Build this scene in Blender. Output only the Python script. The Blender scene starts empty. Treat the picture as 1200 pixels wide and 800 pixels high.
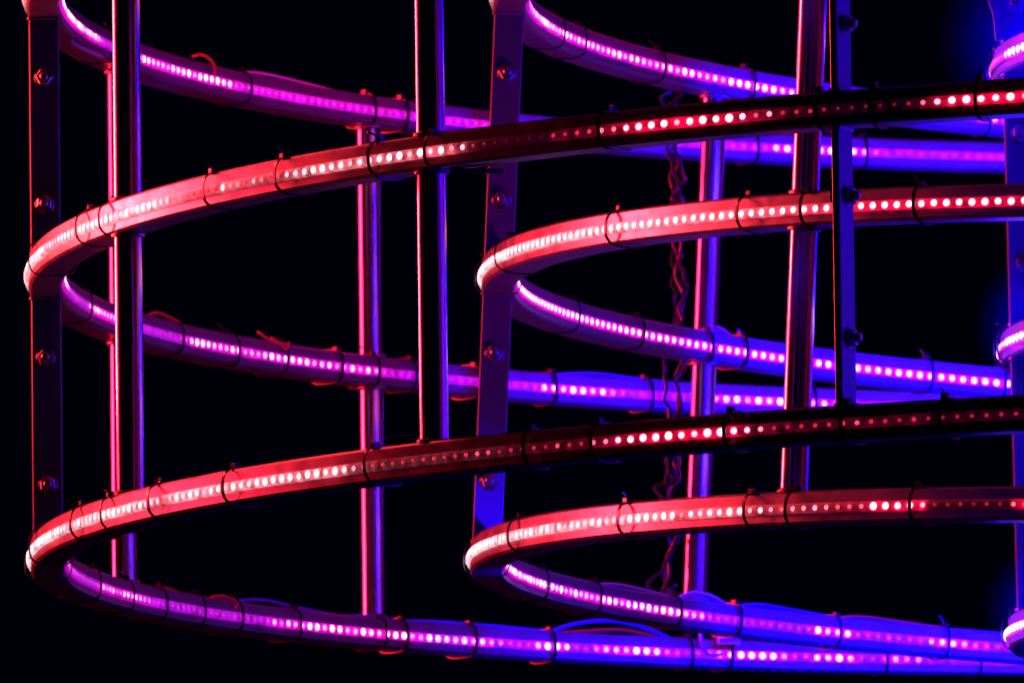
import bpy, math, random
from mathutils import Vector, Matrix
rnd = random.Random(7)
C = bpy.context.scene
COL = C.collection
S = 1.4            # metres per model unit
LIFT = 1.6         # camera eye height
F_PX, PITCH = 13564.95, 0.11081
pi = math.pi

# ---------------------------------------------------------------- camera
cam = bpy.data.cameras.new('camera'); camo = bpy.data.objects.new('camera', cam); COL.objects.link(camo)
camo.location = (0, 0, LIFT); camo.rotation_euler = (pi/2 + PITCH, 0, 0)
cam.sensor_width = 36; cam.lens = F_PX/1200*36; cam.clip_end = 500
cam.dof.use_dof = True; cam.dof.focus_distance = 12.9; cam.dof.aperture_fstop = 24
C.camera = camo

def to_px(p):
    c, s = math.cos(PITCH), math.sin(PITCH)
    X, Y, Z = p.x, p.y, p.z - LIFT
    zc = Y*c + Z*s; yc = Z*c - Y*s
    return 600 + F_PX*X/zc, 400 - F_PX*yc/zc

# ---------------------------------------------------------------- world
w = bpy.data.worlds.new('World'); C.world = w; w.use_nodes = True
w.node_tree.nodes['Background'].inputs[0].default_value = (0.0, 0.0, 0.25, 1)
w.node_tree.nodes['Background'].inputs[1].default_value = 0.010
C.view_settings.view_transform = 'Standard'; C.view_settings.look = 'None'; C.view_settings.exposure = 0
C.cycles.use_denoising = True
C.cycles.sample_clamp_indirect = 2.0
C.cycles.max_bounces = 2; C.cycles.volume_bounces = 0; C.cycles.volume_step_rate = .5; C.cycles.diffuse_bounces = 0; C.cycles.glossy_bounces = 1

# ---------------------------------------------------------------- materials
def mat(name, base, metallic=0.0, rough=0.4, bump=0.0, nscale=60, var=0.0, rvar=0.0, coat=0.0, emis=None, stretch=(1,1,1)):
    m = bpy.data.materials.new(name); m.use_nodes = True
    nt = m.node_tree; b = nt.nodes['Principled BSDF']
    b.inputs['Base Color'].default_value = (*base, 1); b.inputs['Metallic'].default_value = metallic
    b.inputs['Roughness'].default_value = rough; b.inputs['Coat Weight'].default_value = coat
    if var or bump or rvar:
        tc = nt.nodes.new('ShaderNodeTexCoord'); mp = nt.nodes.new('ShaderNodeMapping'); mp.inputs['Scale'].default_value = stretch
        n = nt.nodes.new('ShaderNodeTexNoise'); n.inputs['Scale'].default_value = nscale; n.inputs['Detail'].default_value = 5
        nt.links.new(tc.outputs['Object'], mp.inputs[0]); nt.links.new(mp.outputs[0], n.inputs['Vector'])
        if var:
            mx = nt.nodes.new('ShaderNodeMix'); mx.data_type = 'RGBA'
            mx.inputs['A'].default_value = (*[max(0, c*(1-var)) for c in base], 1)
            mx.inputs['B'].default_value = (*[min(1, c*(1+var)) for c in base], 1)
            nt.links.new(n.outputs['Fac'], mx.inputs['Factor']); nt.links.new(mx.outputs['Result'], b.inputs['Base Color'])
        if rvar:
            mr = nt.nodes.new('ShaderNodeMapRange'); mr.inputs['To Min'].default_value = max(.03, rough-rvar); mr.inputs['To Max'].default_value = rough+rvar
            mr.inputs['From Min'].default_value = .3; mr.inputs['From Max'].default_value = .7
            nt.links.new(n.outputs['Fac'], mr.inputs['Value']); nt.links.new(mr.outputs['Result'], b.inputs['Roughness'])
        if bump:
            bp = nt.nodes.new('ShaderNodeBump'); bp.inputs['Strength'].default_value = bump; bp.inputs['Distance'].default_value = .002
            nt.links.new(n.outputs['Fac'], bp.inputs['Height']); nt.links.new(bp.outputs[0], b.inputs['Normal'])
    return m

M_RING = mat('ring steel', (.35, .35, .35), metallic=.78, rough=.36, nscale=35, var=.22, rvar=.07, bump=.12)
M_POST = mat('polished tube', (.62, .62, .62), metallic=1, rough=.20, nscale=30, rvar=.03, var=.08)
M_BAR = mat('flat bar steel', (.16, .16, .16), metallic=.05, rough=.42, nscale=14, var=.18, rvar=.06, bump=.04)
M_BOLT = mat('bolt zinc', (.4, .4, .4), metallic=1, rough=.28, nscale=80, rvar=.1)
M_TIE = mat('black nylon', (.012, .010, .012), rough=.25)
M_WIRE_R = mat('red wire', (.75, .04, .03), rough=.35)
M_WIRE_W = mat('pale wire', (.65, .6, .65), rough=.35)
M_CAB = [mat('cable sheath', c, rough=.4) for c in ((.022,.012,.016), (.01,.006,.012), (.05,.007,.005))]
M_WIRE_B = mat('blue wire', (.12, .14, .75), rough=.35)
M_PLUG = mat('white connector', (.75, .75, .75), rough=.4)
M_WELD = mat('weld bead', (.35, .33, .32), metallic=.8, rough=.4, nscale=200, bump=.6)

def glow_mat(name, base, strength, rough, nscale=0):
    m = bpy.data.materials.new(name); m.use_nodes = True
    nt = m.node_tree; b = nt.nodes['Principled BSDF']
    b.inputs['Base Color'].default_value = (*base, 1); b.inputs['Roughness'].default_value = rough
    a = nt.nodes.new('ShaderNodeAttribute'); a.attribute_name = 'glow'
    b.inputs['Emission Strength'].default_value = strength
    if nscale:
        tc = nt.nodes.new('ShaderNodeTexCoord'); n = nt.nodes.new('ShaderNodeTexNoise'); n.inputs['Scale'].default_value = nscale; n.inputs['Detail'].default_value = 3
        mr = nt.nodes.new('ShaderNodeMapRange'); mr.inputs['From Min'].default_value = .35; mr.inputs['From Max'].default_value = .65
        mr.inputs['To Min'].default_value = .3; mr.inputs['To Max'].default_value = 1.5
        vm = nt.nodes.new('ShaderNodeVectorMath'); vm.operation = 'SCALE'
        nt.links.new(tc.outputs['Object'], n.inputs['Vector']); nt.links.new(n.outputs['Fac'], mr.inputs['Value'])
        nt.links.new(a.outputs['Color'], vm.inputs[0]); nt.links.new(mr.outputs['Result'], vm.inputs['Scale'])
        nt.links.new(vm.outputs[0], b.inputs['Emission Color'])
        bp = nt.nodes.new('ShaderNodeBump'); bp.inputs['Strength'].default_value = .3; bp.inputs['Distance'].default_value = .002
        nt.links.new(n.outputs['Fac'], bp.inputs['Height']); nt.links.new(bp.outputs[0], b.inputs['Normal'])
    else:
        nt.links.new(a.outputs['Color'], b.inputs['Emission Color'])
    m.cycles.emission_sampling = 'NONE'
    return m
M_SLEEVE = glow_mat('silicone sleeve', (.62, .6, .6), 1.0, .28, 90)
M_LED = glow_mat('led lens', (.25, .2, .2), 1.0, .3)

# ---------------------------------------------------------------- mesh helpers
def link(name, me, parent=None, m=None, label=None):
    o = bpy.data.objects.new(name, me); COL.objects.link(o)
    if parent: o.parent = parent
    if m and not me.materials: me.materials.append(m)
    if label: o['label'] = label
    return o

class MB:
    def __init__(s): s.v = []; s.f = []; s.c = []
    def add(s, vs, fs, col=None):
        k = len(s.v); s.v += [tuple(x) for x in vs]; s.f += [tuple(i+k for i in f) for f in fs]
        if col is not None: s.c += [tuple(col)]*len(vs)
        return s
    def mesh(s, name, smooth=True, angle=32):
        me = bpy.data.meshes.new(name); me.from_pydata(s.v, [], s.f); me.update()
        if s.c:
            a = me.color_attributes.new('glow', 'FLOAT_COLOR', 'POINT')
            for i, c in enumerate(s.c): a.data[i].color = (c[0], c[1], c[2], 1)
        if smooth:
            me.polygons.foreach_set('use_smooth', [True]*len(me.polygons)); me.set_sharp_from_angle(angle=math.radians(angle))
        return me
    def build(s, name, m, parent=None, label=None, **k): return link(name, s.mesh(name, **k), parent, m, label)

def pos(R, phi, z):        # phi from the left end of the ring towards the camera
    return Vector((-R*math.cos(phi), -R*math.sin(phi), z))
def frame_at(phi):         # outward radial, tangent, up
    return Vector((-math.cos(phi), -math.sin(phi), 0)), Vector((math.sin(phi), -math.cos(phi), 0)), Vector((0, 0, 1))

def sweep_ring(R, z, prof, n, colfn=None):
    b = MB(); k = len(prof)
    for i in range(n):
        ph = 2*pi*i/n
        for (r, h) in prof: b.v.append(tuple(pos(R+r, ph, z+h)))
        if colfn: b.c += [colfn(ph)]*k
    for i in range(n):
        j = (i+1) % n
        for q in range(k):
            p = (q+1) % k
            b.f.append((i*k+q, i*k+p, j*k+p, j*k+q))
    return b

def tube(path, r, n=8, b=None, cap=True):
    b = b or MB(); k0 = len(b.v); P = [Vector(p) for p in path]; L = len(P)
    up = Vector((.123, .31, .94)).normalized(); prev = None
    for i in range(L):
        t = (P[min(i+1, L-1)] - P[max(i-1, 0)]).normalized()
        a = (prev - t*prev.dot(t)) if prev else (up - t*up.dot(t))
        if a.length < 1e-4: a = t.orthogonal()
        a.normalize(); prev = a; c = t.cross(a)
        for q in range(n):
            an = 2*pi*q/n; b.v.append(tuple(P[i] + a*math.cos(an)*r + c*math.sin(an)*r))
    for i in range(L-1):
        for q in range(n):
            p = (q+1) % n
            b.f.append((k0+i*n+q, k0+i*n+p, k0+(i+1)*n+p, k0+(i+1)*n+q))
    if cap:
        b.f.append(tuple(k0+q for q in reversed(range(n)))); b.f.append(tuple(k0+(L-1)*n+q for q in range(n)))
    return b

def smooth_path(pts, n=8):
    P = [Vector(p) for p in pts]; out = []
    for i in range(len(P)-1):
        p0 = P[max(i-1, 0)]; p1 = P[i]; p2 = P[i+1]; p3 = P[min(i+2, len(P)-1)]
        for k in range(n):
            t = k/n
            out.append(.5*((2*p1) + (p2-p0)*t + (2*p0-5*p1+4*p2-p3)*t*t + (3*p1-p0-3*p2+p3)*t**3))
    out.append(P[-1]); return out

def box_axes(b, c, ax, ay, az, hx, hy, hz, bev=0.0):
    # chamfered box: octagon in the ax/az plane, extruded along ay
    if not bev:
        vs = [c + ax*sx*hx + ay*sy*hy + az*sz*hz for sx in (-1, 1) for sy in (-1, 1) for sz in (-1, 1)]
        return b.add(vs, [(0,1,3,2),(4,6,7,5),(0,4,5,1),(2,3,7,6),(0,2,6,4),(1,5,7,3)])
    pr = [(-hx+bev,-hy),(hx-bev,-hy),(hx,-hy+bev),(hx,hy-bev),(hx-bev,hy),(-hx+bev,hy),(-hx,hy-bev),(-hx,-hy+bev)]
    vs = [c + ax*x + ay*y - az*hz for x, y in pr] + [c + ax*x + ay*y + az*hz for x, y in pr]
    fs = [tuple(reversed(range(8))), tuple(range(8, 16))] + [(i, (i+1) % 8, 8+(i+1) % 8, 8+i) for i in range(8)]
    return b.add(vs, fs)

# ---------------------------------------------------------------- one tier of the light sculpture
TUBE_R, TUBE_H = .020, .0193      # half radial width, half height of the rolled square tube
STRIP = .0042                     # how far the LED sleeve stands off the tube
PITCH_LED = .01667
all_leds = {}

class Tier:
    def __init__(t, name, label, cx, cy, z1, R, dz, ax, bx, zs=None):
        t.R = R*S - STRIP - TUBE_R            # centreline radius of the tube
        t.z = [0.0, 0.0, 0.0]
        t.dz = dz*S
        rot = Matrix.Rotation(ax, 4, 'Y') @ Matrix.Rotation(bx, 4, 'X')
        pivot = Vector((cx*S, cy*S, z1*S + LIFT))
        org = pivot + rot @ Vector((0, 0, -dz*S))
        t.mw = Matrix.Translation(org) @ rot
        t.e = bpy.data.objects.new(name, None); COL.objects.link(t.e)
        t.e.empty_display_size = .1
        t.e.matrix_world = t.mw
        t.e['label'] = label; t.e['category'] = 'light sculpture'
        t.z = [2*t.dz, t.dz, 0.0]             # level 0 is the top ring
        t.leds = []
    def px(t, R, phi, z): return to_px(t.mw @ pos(R, phi, z))
    def phi(t, x, lev, near=True, R=None):    # angle at which the ring crosses picture column x
        R = R or t.R; best = None
        lo, hi = (0.0, pi/2) if near else (0.0, -pi/2)
        for k in range(60):
            m = (lo+hi)/2
            if t.px(R, m, t.z[lev])[0] < x: lo = m
            else: hi = m
        return (lo+hi)/2
    def rings(t):
        bv = .003; a, h = TUBE_R, TUBE_H
        prof = [(a-bv,-h),(a,-h+bv),(a,h-bv),(a-bv,h),(-a+bv,h),(-a,h-bv),(-a,-h+bv),(-a+bv,-h)]
        n = max(360, int(2*pi*t.R/.012))
        t.ring = []
        for lev in range(3):
            t.ring.append(sweep_ring(t.R, t.z[lev], prof, n).build('ring', M_RING, t.e))
    def strip(t, lev, side, table, led_rgb, sl_fn, label, jitter=.4, boost=1.0):
        """side +1: outer face, -1: inner face. table: list of (column, brightness) for the visible arc."""
        Rs = t.R + side*(TUBE_R + STRIP*.5)
        near = side > 0
        # brightness as function of phi
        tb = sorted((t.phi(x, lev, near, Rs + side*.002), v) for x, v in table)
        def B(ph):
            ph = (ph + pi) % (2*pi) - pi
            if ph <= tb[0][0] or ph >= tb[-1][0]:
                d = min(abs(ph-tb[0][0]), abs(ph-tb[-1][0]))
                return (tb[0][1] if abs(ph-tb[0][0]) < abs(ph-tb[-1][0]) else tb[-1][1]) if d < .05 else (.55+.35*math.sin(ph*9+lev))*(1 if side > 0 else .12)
            for (a, va), (b_, vb) in zip(tb, tb[1:]):
                if a <= ph <= b_: return va + (vb-va)*(ph-a)/max(1e-6, b_-a)
            return .5
        hh, th = .0058, STRIP*.5
        prof = [(-th*side, -hh), (th*side*.6, -hh), (th*side, -hh+.0016), (th*side*1.12, 0), (th*side, hh-.0016), (th*side*.6, hh), (-th*side, hh)]
        nl = int(2*pi*Rs/PITCH_LED); n = 2*nl
        off = {}
        Rs_face = Rs + side*th
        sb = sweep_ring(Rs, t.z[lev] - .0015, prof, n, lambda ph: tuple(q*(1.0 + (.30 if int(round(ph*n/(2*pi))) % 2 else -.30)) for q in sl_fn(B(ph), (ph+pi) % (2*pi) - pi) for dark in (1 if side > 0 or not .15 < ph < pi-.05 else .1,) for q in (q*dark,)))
        so = sb.build('led_strip', M_SLEEVE, t.e, label, angle=50)
        for i in range(nl):
            ph = 2*pi*(i+.5)/nl
            if ph > pi: ph -= 2*pi
            b = max(0.0, B(ph)*boost*(1 + rnd.uniform(-jitter, jitter)))
            ctr = pos(Rs + side*(th*1.12 - .0002), ph, t.z[lev]-.0015 + rnd.uniform(-.0003, .0003))
            rad, tan, up = frame_at(ph); nrm = rad*side
            r = .0019 + .0021*min(1.2, b)  # brighter diodes drawn wider, standing in for their bloom
            white = max(0, b-.34)*3.2; floor = .05 if side > 0 else (.55 if ph < 0 else .05)
            col = tuple(led_rgb[k]*min(1.0, b*2.4)*.95*(b > .045) + led_rgb[k]*floor + white*(1.0, .66, .88)[k] for k in range(3))
            vis = (t.mw.to_3x3() @ nrm).y < 0
            pxx, pxy = to_px(t.mw @ ctr)
            inview = -10 < pxx < 1210 and -10 < pxy < 810
            facing = abs((t.mw.to_3x3() @ nrm).y)
            size = r*facing*(13/(t.mw @ ctr).y)**2 if (vis and inview) else 0
            t.leds.append((size, so, ctr, nrm, tan, up, r, col))
        return so, Rs_face
    def finish_leds(t):
        def led_geo(b, ctr, nrm, tan, up, r, col):
            n = 10; h = .0011
            ring0 = [ctr + tan*math.cos(2*pi*k/n)*r*1.12 + up*math.sin(2*pi*k/n)*r for k in range(n)]
            ring1 = [ctr + nrm*h*.75 + tan*math.cos(2*pi*k/n)*r*.9 + up*math.sin(2*pi*k/n)*r*.72 for k in range(n)]
            fs = [(k, (k+1) % n, n+(k+1) % n, n+k) for k in range(n)] + [(n+k, n+(k+1) % n, 2*n) for k in range(n)]
            b.add(ring0 + ring1 + [ctr + nrm*h], fs, col)
        t.leds.sort(key=lambda q: -q[0])
        for (sz, so, *g) in t.leds[:100]:
            if sz <= 0: continue
            b = MB(); led_geo(b, *g); b.build('led', M_LED, so, angle=60)
        b = MB()
        for (sz, so, *g) in t.leds[100:]: led_geo(b, *g)
        o = b.build('led', M_LED, t.e, angle=60); o['kind'] = 'stuff'
    def post(t, phi, lev, d=.0325):           # between ring lev and ring lev+1
        z1 = t.z[lev] - TUBE_H; z0 = t.z[lev+1] + TUBE_H
        p = pos(t.R, phi, 0); n = 40; b = MB(); r = d/2
        k = [p + Vector((math.cos(2*pi*i/n)*r, math.sin(2*pi*i/n)*r, 0)) for i in range(n)]
        zz = [z0+.0005 + (z1-z0-.001)*j/6 for j in range(7)]
        vs = [Vector((q.x, q.y, z)) for z in zz for q in k]
        fs = [(j*n+i, j*n+(i+1) % n, (j+1)*n+(i+1) % n, (j+1)*n+i) for j in range(6) for i in range(n)]
        b.add(vs, fs); o = b.build('post', M_POST, t.e)
        for z in (z0+.0016, z1-.0016):         # weld bead at either end
            w_ = MB()
            path = [p + Vector((math.cos(2*pi*i/28)*(r+.0012), math.sin(2*pi*i/28)*(r+.0012), z + rnd.uniform(-.0006, .0006))) for i in range(29)]
            tube(path, .0026, 6, w_, cap=False)
            w_.build('weld', M_WELD, o)
    def bar(t, phi, lev, fr=(.245, .755), both=False, z_over=None):
        z1 = t.z[lev] - TUBE_H; z0 = t.z[lev+1] + TUBE_H
        if z_over: z0, z1 = z_over
        rad, tan, up = frame_at(phi); p = pos(t.R, phi, (z0+z1)/2)
        b = MB(); box_axes(b, p, rad, tan, up, .0182, .0045, (z1-z0)/2 - .0005, .0012)
        o = b.build('flat_bar', M_BAR, t.e)
        for q in fr:
            t.bolt(o, pos(t.R + rnd.uniform(-.001, .001), phi, z0 + (z1-z0)*q), rad, tan, up, 1)
        for z in (z0+.0015, z1-.0015):
            w_ = MB(); cs = [(-.0175,.005),(-.009,.0055),(0,.005),(.009,.0055),(.0175,.005),(.019,0),(.0175,-.005),(0,-.0055),(-.0175,-.005),(-.019,0),(-.0175,.005)]
            tube([p + rad*x + tan*q + up*(z-p.z) for x, q in cs], .0020, 6, w_, cap=False)
            w_.build('weld', M_WELD, o)
        return o
    def bolt(t, o, c, rad, tan, up, s):
        b = MB(); rot = rnd.uniform(0, pi/3); a0 = tan*s
        def disc(r, h0, h1, n, ro=0, ch=0):
            ring = lambda rr, h: [c + rad*math.cos(2*pi*k/n+ro)*rr + up*math.sin(2*pi*k/n+ro)*rr + a0*h for k in range(n)]
            vs = ring(r, h0) + ring(r, h1-ch) + ring(r-ch, h1)
            fs = [(k, (k+1) % n, n+(k+1) % n, n+k) for k in range(n)] + [(n+k, n+(k+1) % n, 2*n+(k+1) % n, 2*n+k) for k in range(n)] + [tuple(2*n+k for k in range(n))]
            b.add(vs, fs)
        disc(.0118, .0046, .0062, 28, 0, .0004)          # washer
        disc(.0100, .0062, .0140, 6, rot, .0010)         # hexagon nut
        disc(.0052, .0140, .0195, 18, 0, .0012)          # threaded end
        disc(.0038, .0195, .0200, 18, 0, .0002)
        disc(.0100, -.0115, -.0046, 6, rot+.3, 0)        # head on the far side
        b.build('bolt', M_BOLT, o, angle=25)
    def tie(t, phi, lev, yaw=None, head=0.6, tail=0, size=1.0, m=None):
        """a cable tie round tube and strips; head: -1 inner .. +1 outer along the top"""
        rad, tan, up = frame_at(phi); c = pos(t.R, phi, t.z[lev])
        yaw = rnd.uniform(-.10, .10) if yaw is None else yaw
        rad2 = (rad*math.cos(yaw) + tan*math.sin(yaw)); tan2 = (tan*math.cos(yaw) - rad*math.sin(yaw))
        a, h = (.0315 if phi > .22 else .0285)*size, .0222*size; n = 40; b = MB(); w2 = rnd.uniform(.0017, .0025); th = .0008
        lean = rnd.uniform(-.05, .05)
        vs = []
        for i in range(n):
            an = 2*pi*i/n; ca, sa = math.cos(an), math.sin(an)
            e = .72 if phi > .22 else .58
            x = a*math.copysign(abs(ca)**e, ca); y = h*math.copysign(abs(sa)**e, sa)
            d = rad2*x + up*y; dn = (rad2*(ca) + up*(sa)).normalized()
            for s1, s2 in ((-1, -1), (1, -1), (1, 1), (-1, 1)):
                vs.append(c + d + tan2*(s1*w2 + lean*y) + dn*s2*th)
        fs = []
        for i in range(n):
            j = (i+1) % n
            for q in range(4):
                p = (q+1) % 4; fs.append((i*4+q, i*4+p, j*4+p, j*4+q))
        b.add(vs, fs)
        hc = c + rad2*(a*.66*head) + up*(h*(1-min(.99,.66*abs(head))**2.3)**.43 + .0026)
        box_axes(b, hc, rad2, up, tan2, .0040, .0034, .0036, .0008)
        if tail:
            p0 = hc + tan2*0; dirn = (rad2*rnd.uniform(.2, .9) + up*rnd.uniform(.1, .8) + tan2*rnd.uniform(-.8, .8)).normalized()
            tube([p0, p0 + dirn*tail*.5, p0 + dirn*tail + up*(-.15*tail)], .0012, 5, b)
        b.build('cable_tie', m or M_TIE, t.e, angle=40)
    def ties(t, lev, near, xs, **k):
        for x in xs:
            kw = dict(k); 
            if near: kw.setdefault('head', rnd.choice([.75, .9, .6]))
            else: kw.setdefault('head', rnd.choice([-.8, -.9, -.5]))
            t.tie(t.phi(x, lev, near), lev, tail=rnd.choice([0, 0, .010, .018]), **kw)
    def wire(t, lev, near, pts, r, m, parent=None, label=None):
        """pts: (column, radial offset from tube centre, height above tube centre)"""
        P = [pos(t.R + ro, t.phi(x, lev, near), t.z[lev] + h) for x, ro, h in pts]
        return tube(smooth_path(P, 8), r, 8).build('wire', m, parent or t.e, label)

# ---- glow colours
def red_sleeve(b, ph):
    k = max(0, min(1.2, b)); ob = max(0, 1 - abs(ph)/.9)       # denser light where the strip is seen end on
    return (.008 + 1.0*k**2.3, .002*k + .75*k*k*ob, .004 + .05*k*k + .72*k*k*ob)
def magenta_sleeve(b, ph):
    k = max(0, min(1.2, b)); return (.34 + .62*k, .0, .46 + .12*k)
def violet_sleeve(b, ph):
    k = max(0, min(1.2, b)); return (.10 + .75*k, .0, .42 + .18*k)
def hot_sleeve(b, ph):
    k = max(0, min(1.2, b)); return (.9*k, .03*k*k, .95*k)
RED = (1.0, .03, .06); MAG = (1.0, .08, .75); HOT = (1, .35, 1)

# =============================================================== A: the wide outer tier
A = Tier('ring_tower', 'widest tower of steel rings, lit red in front, its bolted bar nearest the left edge', .80234, 10.0, 1.18048, 1.22506, .24524, -.01281, 0)
A.rings()
A1o = [(30,.8),(45,1),(60,.6),(75,.8),(100,1),(150,1),(190,.9),(205,.55),(235,.35),(250,.3),(262,.7),(280,.5),(330,.4),(350,.8),(400,1),(520,1),(535,.8),(545,.5),(560,.15),(575,.02),(640,.02),(650,.28),(690,.36),(715,.5),(730,.7),(750,1),(850,1),(870,.7),(900,.5),(915,.32),(950,.2),(975,.08),(1060,.06),(1080,.3),(1095,.6),(1110,.95),(1200,1)]
A2o = [(30,1),(60,1),(75,.8),(110,1),(165,.9),(180,.5),(195,.6),(205,1),(395,1),(410,.55),(430,.4),(445,.3),(480,.3),(560,.28),(600,.25),(690,.3),(710,.5),(735,.8),(770,1),(860,1),(880,.5),(920,.3),(980,.25),(1020,.28),(1080,.25),(1090,.1),(1130,.16),(1200,.14)]
A0i = [(75,1),(115,1),(122,.1),(160,.2),(168,1),(272,.95),(280,.25),(390,.12),(480,.06),(575,.1),(620,0),(900,.1),(912,.9),(930,.9),(1000,.9),(1017,.9),(1030,.03),(1180,.02)]
A1i = [(75,1),(82,.2),(100,.1),(110,.7),(130,.9),(140,.9),(170,.05),(215,.05),(228,.9),(400,.8),(415,.9),(440,.6),(455,0),(625,0),(640,.8),(710,1),(725,.35),(740,0),(830,0),(838,.6),(850,.9),(920,1),(960,.7),(1000,.1)]
A2i = [(77,.3),(110,.1),(120,.6),(170,.6),(180,.1),(310,.05),(320,.5),(345,.9),(450,1),(500,.9),(530,.7),(575,.9),(590,.2),(620,.1),(630,.9),(665,1),(675,.1),(695,.05),(705,1),(765,1),(775,.6),(790,.3),(800,0),(826,.1),(830,.6),(855,.95),(910,.9),(925,.2),(950,.3),(965,.95),(995,.95),(1005,.1),(1030,.1),(1055,.8),(1070,.6),(1090,0)]
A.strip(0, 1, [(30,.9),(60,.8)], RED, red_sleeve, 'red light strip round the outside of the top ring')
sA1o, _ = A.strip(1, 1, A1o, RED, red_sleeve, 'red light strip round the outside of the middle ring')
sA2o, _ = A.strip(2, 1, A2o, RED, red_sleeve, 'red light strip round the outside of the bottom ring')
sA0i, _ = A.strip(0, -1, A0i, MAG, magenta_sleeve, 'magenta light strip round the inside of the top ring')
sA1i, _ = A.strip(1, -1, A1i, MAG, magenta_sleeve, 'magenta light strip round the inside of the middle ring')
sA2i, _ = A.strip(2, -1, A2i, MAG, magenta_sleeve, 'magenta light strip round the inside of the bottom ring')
A.finish_leds()
pn = [A.phi(150, 1), A.phi(505, 1)]
pf = [A.phi(143, 1, False), A.phi(435, 1, False)]
extra = [pi-.35, pi+.5, 2.1]
for ph in pn + pf + extra:
    for lev in (0, 1): A.post(ph, lev)
for ph in (0.0, A.phi(986, 1), pi, -2.0):
    for lev in (0, 1): A.bar(ph, lev)
A.ties(1, True, [62, 119, 146, 267, 350, 455, 522, 722, 968, 1030, 1152])
A.ties(2, True, [40, 62, 112, 147, 202, 287, 452, 632, 712, 865, 1002, 1115])
A.ties(0, False, [112, 272, 422, 460, 875, 1005])
A.ties(1, False, [82, 192, 257, 316, 383, 425, 468, 545, 638, 750, 945])
A.ties(2, False, [92, 132, 172, 217, 262, 332, 432, 460, 540, 635, 800, 845, 1030, 1140])
# stray ends and loops of wire
A.wire(0, False, [(206,-.024,.022),(216,-.028,.026),(226,-.030,.017),(229,-.028,.004)], .0020, M_WIRE_R, sA0i, 'short red wire curling over the ring')
A.wire(1, False, [(160,-.004,.012),(172,-.010,.026),(184,-.014,.025),(193,-.022,.018)], .0020, M_WIRE_R, sA1i)
A.wire(1, False, [(287,-.020,.028),(296,-.026,.019),(304,-.030,.016),(318,-.026,.017)], .0018, M_WIRE_R, sA1i)
A.wire(1, False, [(298,-.026,.022),(308,-.030,.014),(314,-.028,.010),(319,-.026,.020)], .0018, M_WIRE_R, sA1i)
A.wire(2, False, [(170,-.010,.018),(185,-.012,.022),(200,-.014,.018)], .0018, M_WIRE_R, sA2i)
A.wire(2, False, [(232,-.020,.019),(243,-.024,.022),(255,-.027,.017),(254,-.027,.008)], .0022, M_WIRE_R, sA2i)
A.wire(2, False, [(262,-.008,.019),(300,-.010,.027),(340,-.010,.023),(390,-.008,.019),(430,-.010,.022),(460,-.01,.019)], .0022, M_WIRE_B, sA2i, 'blue wire lying along the top of the ring')
A.wire(2, False, [(460,-.006,.019),(500,-.010,.022),(560,-.010,.022),(634,-.010,.019)], .0022, M_WIRE_B, sA2i)
A.wire(2, False, [(636,-.012,.018),(670,-.012,.032),(710,-.012,.038),(750,-.012,.031),(790,-.012,.012),(800,-.014,.004)], .0024, M_WIRE_B, sA2i, 'blue wire arching off the ring')
A.wire(2, False, [(640,-.016,.016),(680,-.014,.022),(720,-.014,.026),(760,-.014,.019),(785,-.016,.006)], .0026, M_WIRE_R, sA2i, 'red wire arching off the ring')
A.wire(2, False, [(802,-.03,.060),(804,-.034,.035),(806,-.036,.010),(816,-.034,-.004),(832,-.03,-.002)], .0024, M_WIRE_W, sA2i, 'pale lead dropping into the strip end')
A.wire(2, False, [(822,-.04,.036),(834,-.042,.022),(846,-.040,.020),(858,-.036,.032)], .0022, M_WIRE_R, sA2i)
bq = MB(); rad, tan, up = frame_at(A.phi(833, 2, False))
box_axes(bq, pos(A.R-.040, A.phi(836, 2, False), A.z[2]+.016), tan, rad, up, .017, .004, .005, .001); bq.build('plug', M_PLUG, sA2i, 'white plastic plug joining two lengths of strip')
A.wire(1, True, [(528,0,-.021),(545,-.012,-.0235),(566,-.034,-.024)], .0030, M_WIRE_W, sA1o, 'pale tail of a cable tie under the ring')  # tie tail, built like a wire
A.wire(0, False, [(70,-.012,-.021),(84,-.016,-.021),(101,-.020,-.020)], .0026, M_WIRE_W, sA0i, 'pale tail of a cable tie under the ring')  # another tie tail built like a wire
A.wire(0, False, [(265,-.006,.018),(300,-.008,.025),(350,-.008,.023),(400,-.006,.018)], .0022, M_WIRE_W, sA0i)
A.wire(1, False, [(640,-.006,.018),(690,-.008,.024),(740,-.008,.021),(790,-.006,.018)], .0022, M_WIRE_B, sA1i)

# =============================================================== B: the middle tier inside it
B_ = Tier('ring_tower', 'narrower tower of steel rings leaning inside the widest one, with purple bolted bar', .79038, 10.07589, 1.14469, .82049, .24753, .04103, .00554)
B_.rings()
one = lambda a, b: [(a, 1), (b, 1)]
B2o = [(550,1),(790,1),(800,.6),(815,.9),(870,.9),(895,.5),(1010,.4),(1022,1),(1080,1),(1092,.12),(1180,.12),(1195,.9)]
B0i = [(618,.2),(635,1),(662,1),(668,.7),(760,.95),(935,1),(1130,.6),(1180,.6)]
B2i = [(590,.9),(700,1),(740,.75),(775,1),(822,.9),(835,.1),(850,.05),(945,.05),(955,1),(995,1),(1005,.15),(1080,.12),(1105,1),(1150,.5),(1160,.08),(1200,.05)]
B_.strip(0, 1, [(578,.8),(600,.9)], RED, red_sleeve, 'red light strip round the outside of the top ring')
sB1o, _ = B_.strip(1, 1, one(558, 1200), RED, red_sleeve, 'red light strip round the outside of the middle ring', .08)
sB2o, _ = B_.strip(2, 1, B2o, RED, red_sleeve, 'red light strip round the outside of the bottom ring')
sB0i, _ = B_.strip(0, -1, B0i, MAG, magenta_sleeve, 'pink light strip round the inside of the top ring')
sB1i, _ = B_.strip(1, -1, one(600, 1200), MAG, magenta_sleeve, 'pink light strip round the inside of the middle ring', .08)
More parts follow.
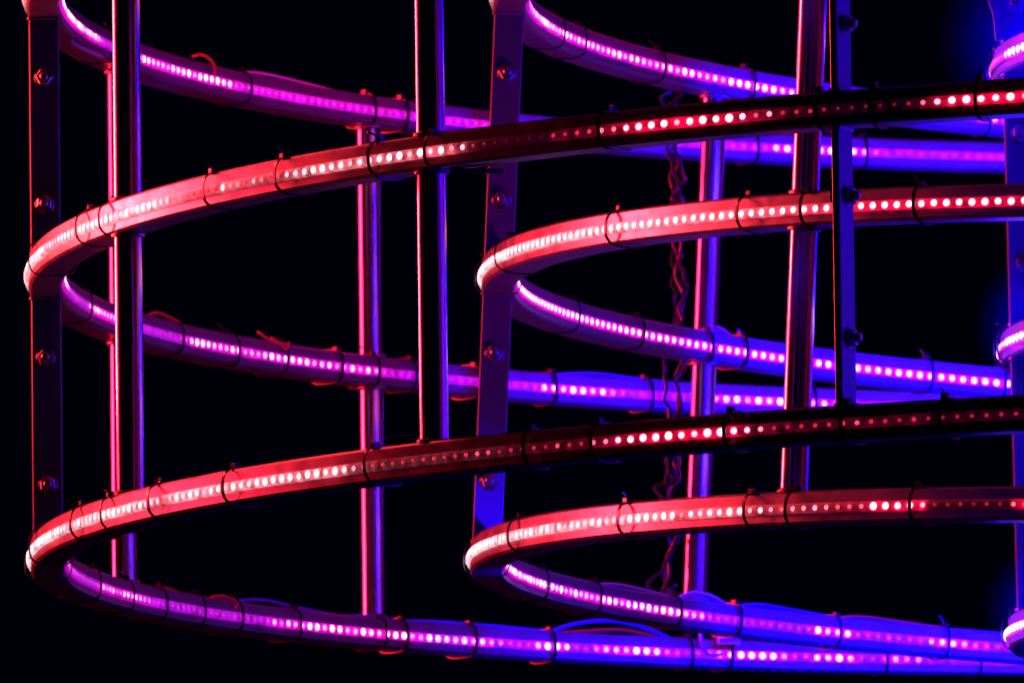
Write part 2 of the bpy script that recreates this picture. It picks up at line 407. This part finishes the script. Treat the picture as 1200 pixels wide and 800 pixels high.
sB2i, _ = B_.strip(2, -1, B2i, MAG, magenta_sleeve, 'pink light strip round the inside of the bottom ring')
B_.finish_leds()
for ph in (B_.phi(943, 1), B_.phi(826, 1, False), pi-.5, pi+.6):
    for lev in (0, 1): B_.post(ph, lev)
for ph in (0.0, pi, 1.9, -1.9):
    for lev in (0, 1): B_.bar(ph, lev)
B_.ties(1, True, [566, 610, 737, 888, 958, 1086])
B_.ties(2, True, [556, 624, 750, 895, 940, 1085])
B_.ties(0, False, [637, 663, 757, 865, 1150])
B_.ties(1, False, [655, 732, 817, 857, 1080, 1167])
B_.ties(2, False, [618, 682, 778, 851, 970, 1100])
B_.wire(1, False, [(812,-.012,.018),(822,-.014,.026),(836,-.014,.025),(845,-.014,.018)], .0022, M_WIRE_W, sB1i)
B_.wire(2, False, [(785,-.012,.018),(800,-.014,.027),(820,-.014,.027),(838,-.016,.018)], .0030, M_WIRE_W, sB2i, 'pale wire humped over the ring')
B_.wire(2, False, [(852,-.010,.018),(880,-.012,.024),(910,-.012,.023),(965,-.010,.019)], .0020, M_WIRE_B, sB2i)
B_.wire(2, False, [(972,-.010,.018),(1000,-.012,.023),(1040,-.012,.022),(1095,-.010,.019)], .0020, M_WIRE_R, sB2i)
B_.wire(2, False, [(690,-.010,.018),(720,-.012,.023),(775,-.010,.019)], .0020, M_WIRE_W, sB2i)
# twisted supply cable hanging beside the rear post, in knotted loops
phc = B_.phi(797, 1, False); basep = pos(B_.R+.035, phc, 0)
bundle = bpy.data.objects.new('cable_bundle', None); COL.objects.link(bundle); bundle.matrix_world = B_.mw @ Matrix.Translation(basep); bundle.empty_display_size = .05
bundle['label'] = 'dark tangled bundle of thin cables hanging beside the blue lit rear post'; bundle['category'] = 'cables'
for k in range(3):
    P = []; x = y = 0.0; z = B_.z[0] - .005; i = 0
    while z > .02:
        tgt = [(-.004, 0), (.004, .004), (0, -.005)][k]
        x += rnd.uniform(-.0065, .0065) + (tgt[0]-x)*.22; y += rnd.uniform(-.006, .006) + (tgt[1]-y)*.22
        if k != 1 and rnd.random() < .07: x += rnd.choice([-.014, .008]); 
        P.append(Vector((.020 + .006*math.sin(z*7) + x, y - .006, z)))
        z -= rnd.uniform(.005, .016) if rnd.random() > .08 else -.006
    tube(smooth_path(P, 5), .0026, 7).build('cable', M_CAB[k], bundle)

# =============================================================== C: the innermost tier
K = Tier('ring_tower', 'innermost tower of rings at the right edge, glowing blue and overbright pink', .837, 10.0, 1.115, .415, .2470, -.022, 0)
K.rings()
hot = lambda a, b: [(1160, a), (1176, a), (1186, b), (1200, b)]
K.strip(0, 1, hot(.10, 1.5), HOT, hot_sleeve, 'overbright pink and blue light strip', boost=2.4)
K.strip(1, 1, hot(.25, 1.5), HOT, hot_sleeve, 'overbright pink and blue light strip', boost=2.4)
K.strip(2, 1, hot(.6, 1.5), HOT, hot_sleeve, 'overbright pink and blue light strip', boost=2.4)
K.finish_leds()
for ph in (math.radians(8), math.radians(134), math.radians(254)):
    for lev in (0, 1): K.bar(ph, lev, fr=(.25, .76))
    o = K.bar(ph, 0, fr=(.3,), z_over=(K.z[0]+TUBE_H, K.z[0]+TUBE_H+.16))
    rad, tan, up = frame_at(ph); g = MB(); zb = K.z[0]+TUBE_H+.002
    out = [(.0185, 0), (.026, 0), (.028, .03), (.034, .05), (.045, .075), (.060, .10), (.060, .158), (.0185, .158)]
    vs = [pos(K.R+r_, ph, zb+h_) + tan*sgn*.003 for sgn in (-1, 1) for r_, h_ in out]; n_ = len(out)
    g.add(vs, [tuple(reversed(range(n_))), tuple(range(n_, 2*n_))] + [(i, (i+1) % n_, n_+(i+1) % n_, n_+i) for i in range(n_)])
    g.build('glow_plate', M_BAR, K.e)  # added plate, its flare shaped like the blue glow beside the bar
K.ties(0, True, [1168, 1182]); K.ties(1, True, [1172, 1180, 1196]); K.ties(2, True, [1182])

# ---------------------------------------------------------------- lights
ctrA = Vector((.80234*S, 10*S, 1.18048*S + LIFT))
def point(name, loc, power, col, r=.05):
    l = bpy.data.lights.new(name, 'POINT'); l.energy = power; l.color = col; l.shadow_soft_size = r
    o = bpy.data.objects.new(name, l); COL.objects.link(o); o.location = loc; return o
def area(name, loc, target, power, col, sx, sy):
    l = bpy.data.lights.new(name, 'AREA'); l.shape = 'RECTANGLE'; l.size = sx; l.size_y = sy; l.energy = power; l.color = col
    o = bpy.data.objects.new(name, l); COL.objects.link(o); o.location = loc
    o.rotation_euler = (Vector(target)-Vector(loc)).to_track_quat('-Z', 'Y').to_euler(); return o
# red lamps beyond the left end of the tower
def spread(o, deg): o.data.spread = math.radians(deg); return o
spread(area('red_lamp', ctrA + Vector((-2.45, .16, .62)), ctrA + Vector((-1.3, -.75, .50)), 27, (1, .033, .045), .12, 1.5), 84)
spread(area('red_lamp', ctrA + Vector((-4.3, 1.25, .3)), ctrA + Vector((-1.3, 1.0, .3)), 70, (1, .01, .05), 1.3, 2.2), 80)
# the blue diodes of the innermost tier, and the lamps on its axis
for lev in (0, 1, 2):
    p = K.mw @ pos(.415*S + .03, math.radians(-33), K.z[lev] + .012)
    spread(area('blue_lamp', p, p + Vector((.02, 1, 0)), 30, (0, 0, 1), .02, .02), 98)
    point('blue_lamp', K.mw @ pos(.415*S + .02, math.radians(33), K.z[lev] + .012), 2.5, (0, 0, 1), .012)
for z in (-.55, -.2, .15, .5):
    point('axis_lamp', ctrA + Vector((.05, .1, z-.05)), 9.0, (0, 0, 1), .12)
spread(area('side_blue_lamp', ctrA + Vector((1.7, -1.2, -.25)), ctrA + Vector((-.42, -1.5, -.1)), 5.5, (.02, 0, 1), .1, 1.0), 36)
spread(area('low_magenta_fill', ctrA + Vector((-.55, -.9, -.9)), ctrA + Vector((-1.05, .1, .1)), .20, (.85, 0, 1), .1, .1), 34)  # added, aimed to tint the middle tier's left bar purple
for lev in (0, 1, 2):                      # point lamps added over the innermost strips for their blue spill
    for a in (6, 20, 30, 40):
        point('diode_spill', K.mw @ pos(.415*S + .009, math.radians(a), K.z[lev]), .28, (.04, 0, 1), .003)
# weak red from the front right, added magenta from above for the rear inner faces
area('front_red_lamp', ctrA + Vector((2.8, -2.4, -.1)), ctrA, .9, (1, 0, .06), .08, 1.6)
spread(area('magenta_fill', ctrA + Vector((-.95, .30, .95)), ctrA + Vector((-1.1, 1.35, -.1)), 7, (1, 0, .30), .5, .3), 130)
spread(area('base_blue_fill', ctrA + Vector((-.62, -.45, -.85)), ctrA + Vector((-1.145, .10, -.30)), .22, (.02, 0, 1), .04, .04), 10)  # added narrow beam for the blue patch at the bar's foot

# added scattering spheres imitating lens bloom round each innermost ring's left end
vm_ = bpy.data.materials.new('bloom_halo'); vm_.use_nodes = True; nt = vm_.node_tree
nt.nodes.remove(nt.nodes['Principled BSDF']); v = nt.nodes.new('ShaderNodeVolumeScatter')
v.inputs['Color'].default_value = (.01, 0, 1, 1)
tc = nt.nodes.new('ShaderNodeTexCoord'); ln = nt.nodes.new('ShaderNodeVectorMath'); ln.operation = 'LENGTH'
mr = nt.nodes.new('ShaderNodeMapRange'); mr.inputs['From Min'].default_value = .13; mr.inputs['From Max'].default_value = 0
pw = nt.nodes.new('ShaderNodeMath'); pw.operation = 'POWER'; pw.inputs[1].default_value = 1.8
ml = nt.nodes.new('ShaderNodeMath'); ml.operation = 'MULTIPLY'; ml.inputs[1].default_value = 3.2
nt.links.new(tc.outputs['Object'], ln.inputs[0]); nt.links.new(ln.outputs['Value'], mr.inputs['Value'])
nt.links.new(mr.outputs['Result'], pw.inputs[0]); nt.links.new(pw.outputs[0], ml.inputs[0]); nt.links.new(ml.outputs[0], v.inputs['Density'])
nt.links.new(v.outputs[0], nt.nodes['Material Output'].inputs['Volume'])
bm_ = MB(); c0 = K.mw @ pos(.415*S, math.radians(20), 0)
n1, n2 = 32, 16
for lev in (0, 1, 2):
    c = K.mw @ pos(.415*S, math.radians(24), K.z[lev]); r_ = .13; h = MB()
    vs = [Vector((math.sin(pi*j/n2)*math.cos(2*pi*i/n1)*r_, math.sin(pi*j/n2)*math.sin(2*pi*i/n1)*r_, math.cos(pi*j/n2)*r_)) for j in range(1, n2) for i in range(n1)]
    a0, a1 = len(vs), len(vs)+1; vs += [Vector((0, 0, r_)), Vector((0, 0, -r_))]
    fs = [(j*n1+i, (j+1)*n1+i, (j+1)*n1+(i+1) % n1, j*n1+(i+1) % n1) for j in range(n2-2) for i in range(n1)]
    fs += [(a0, i, (i+1) % n1) for i in range(n1)] + [(a1, (n2-2)*n1+(i+1) % n1, (n2-2)*n1+i) for i in range(n1)]
    h.add(vs, fs); o = h.build('bloom_halo', vm_); o.location = c; o.scale = (1, 1, 1) if lev == 0 else (.72, .72, .72); o['kind'] = 'structure'
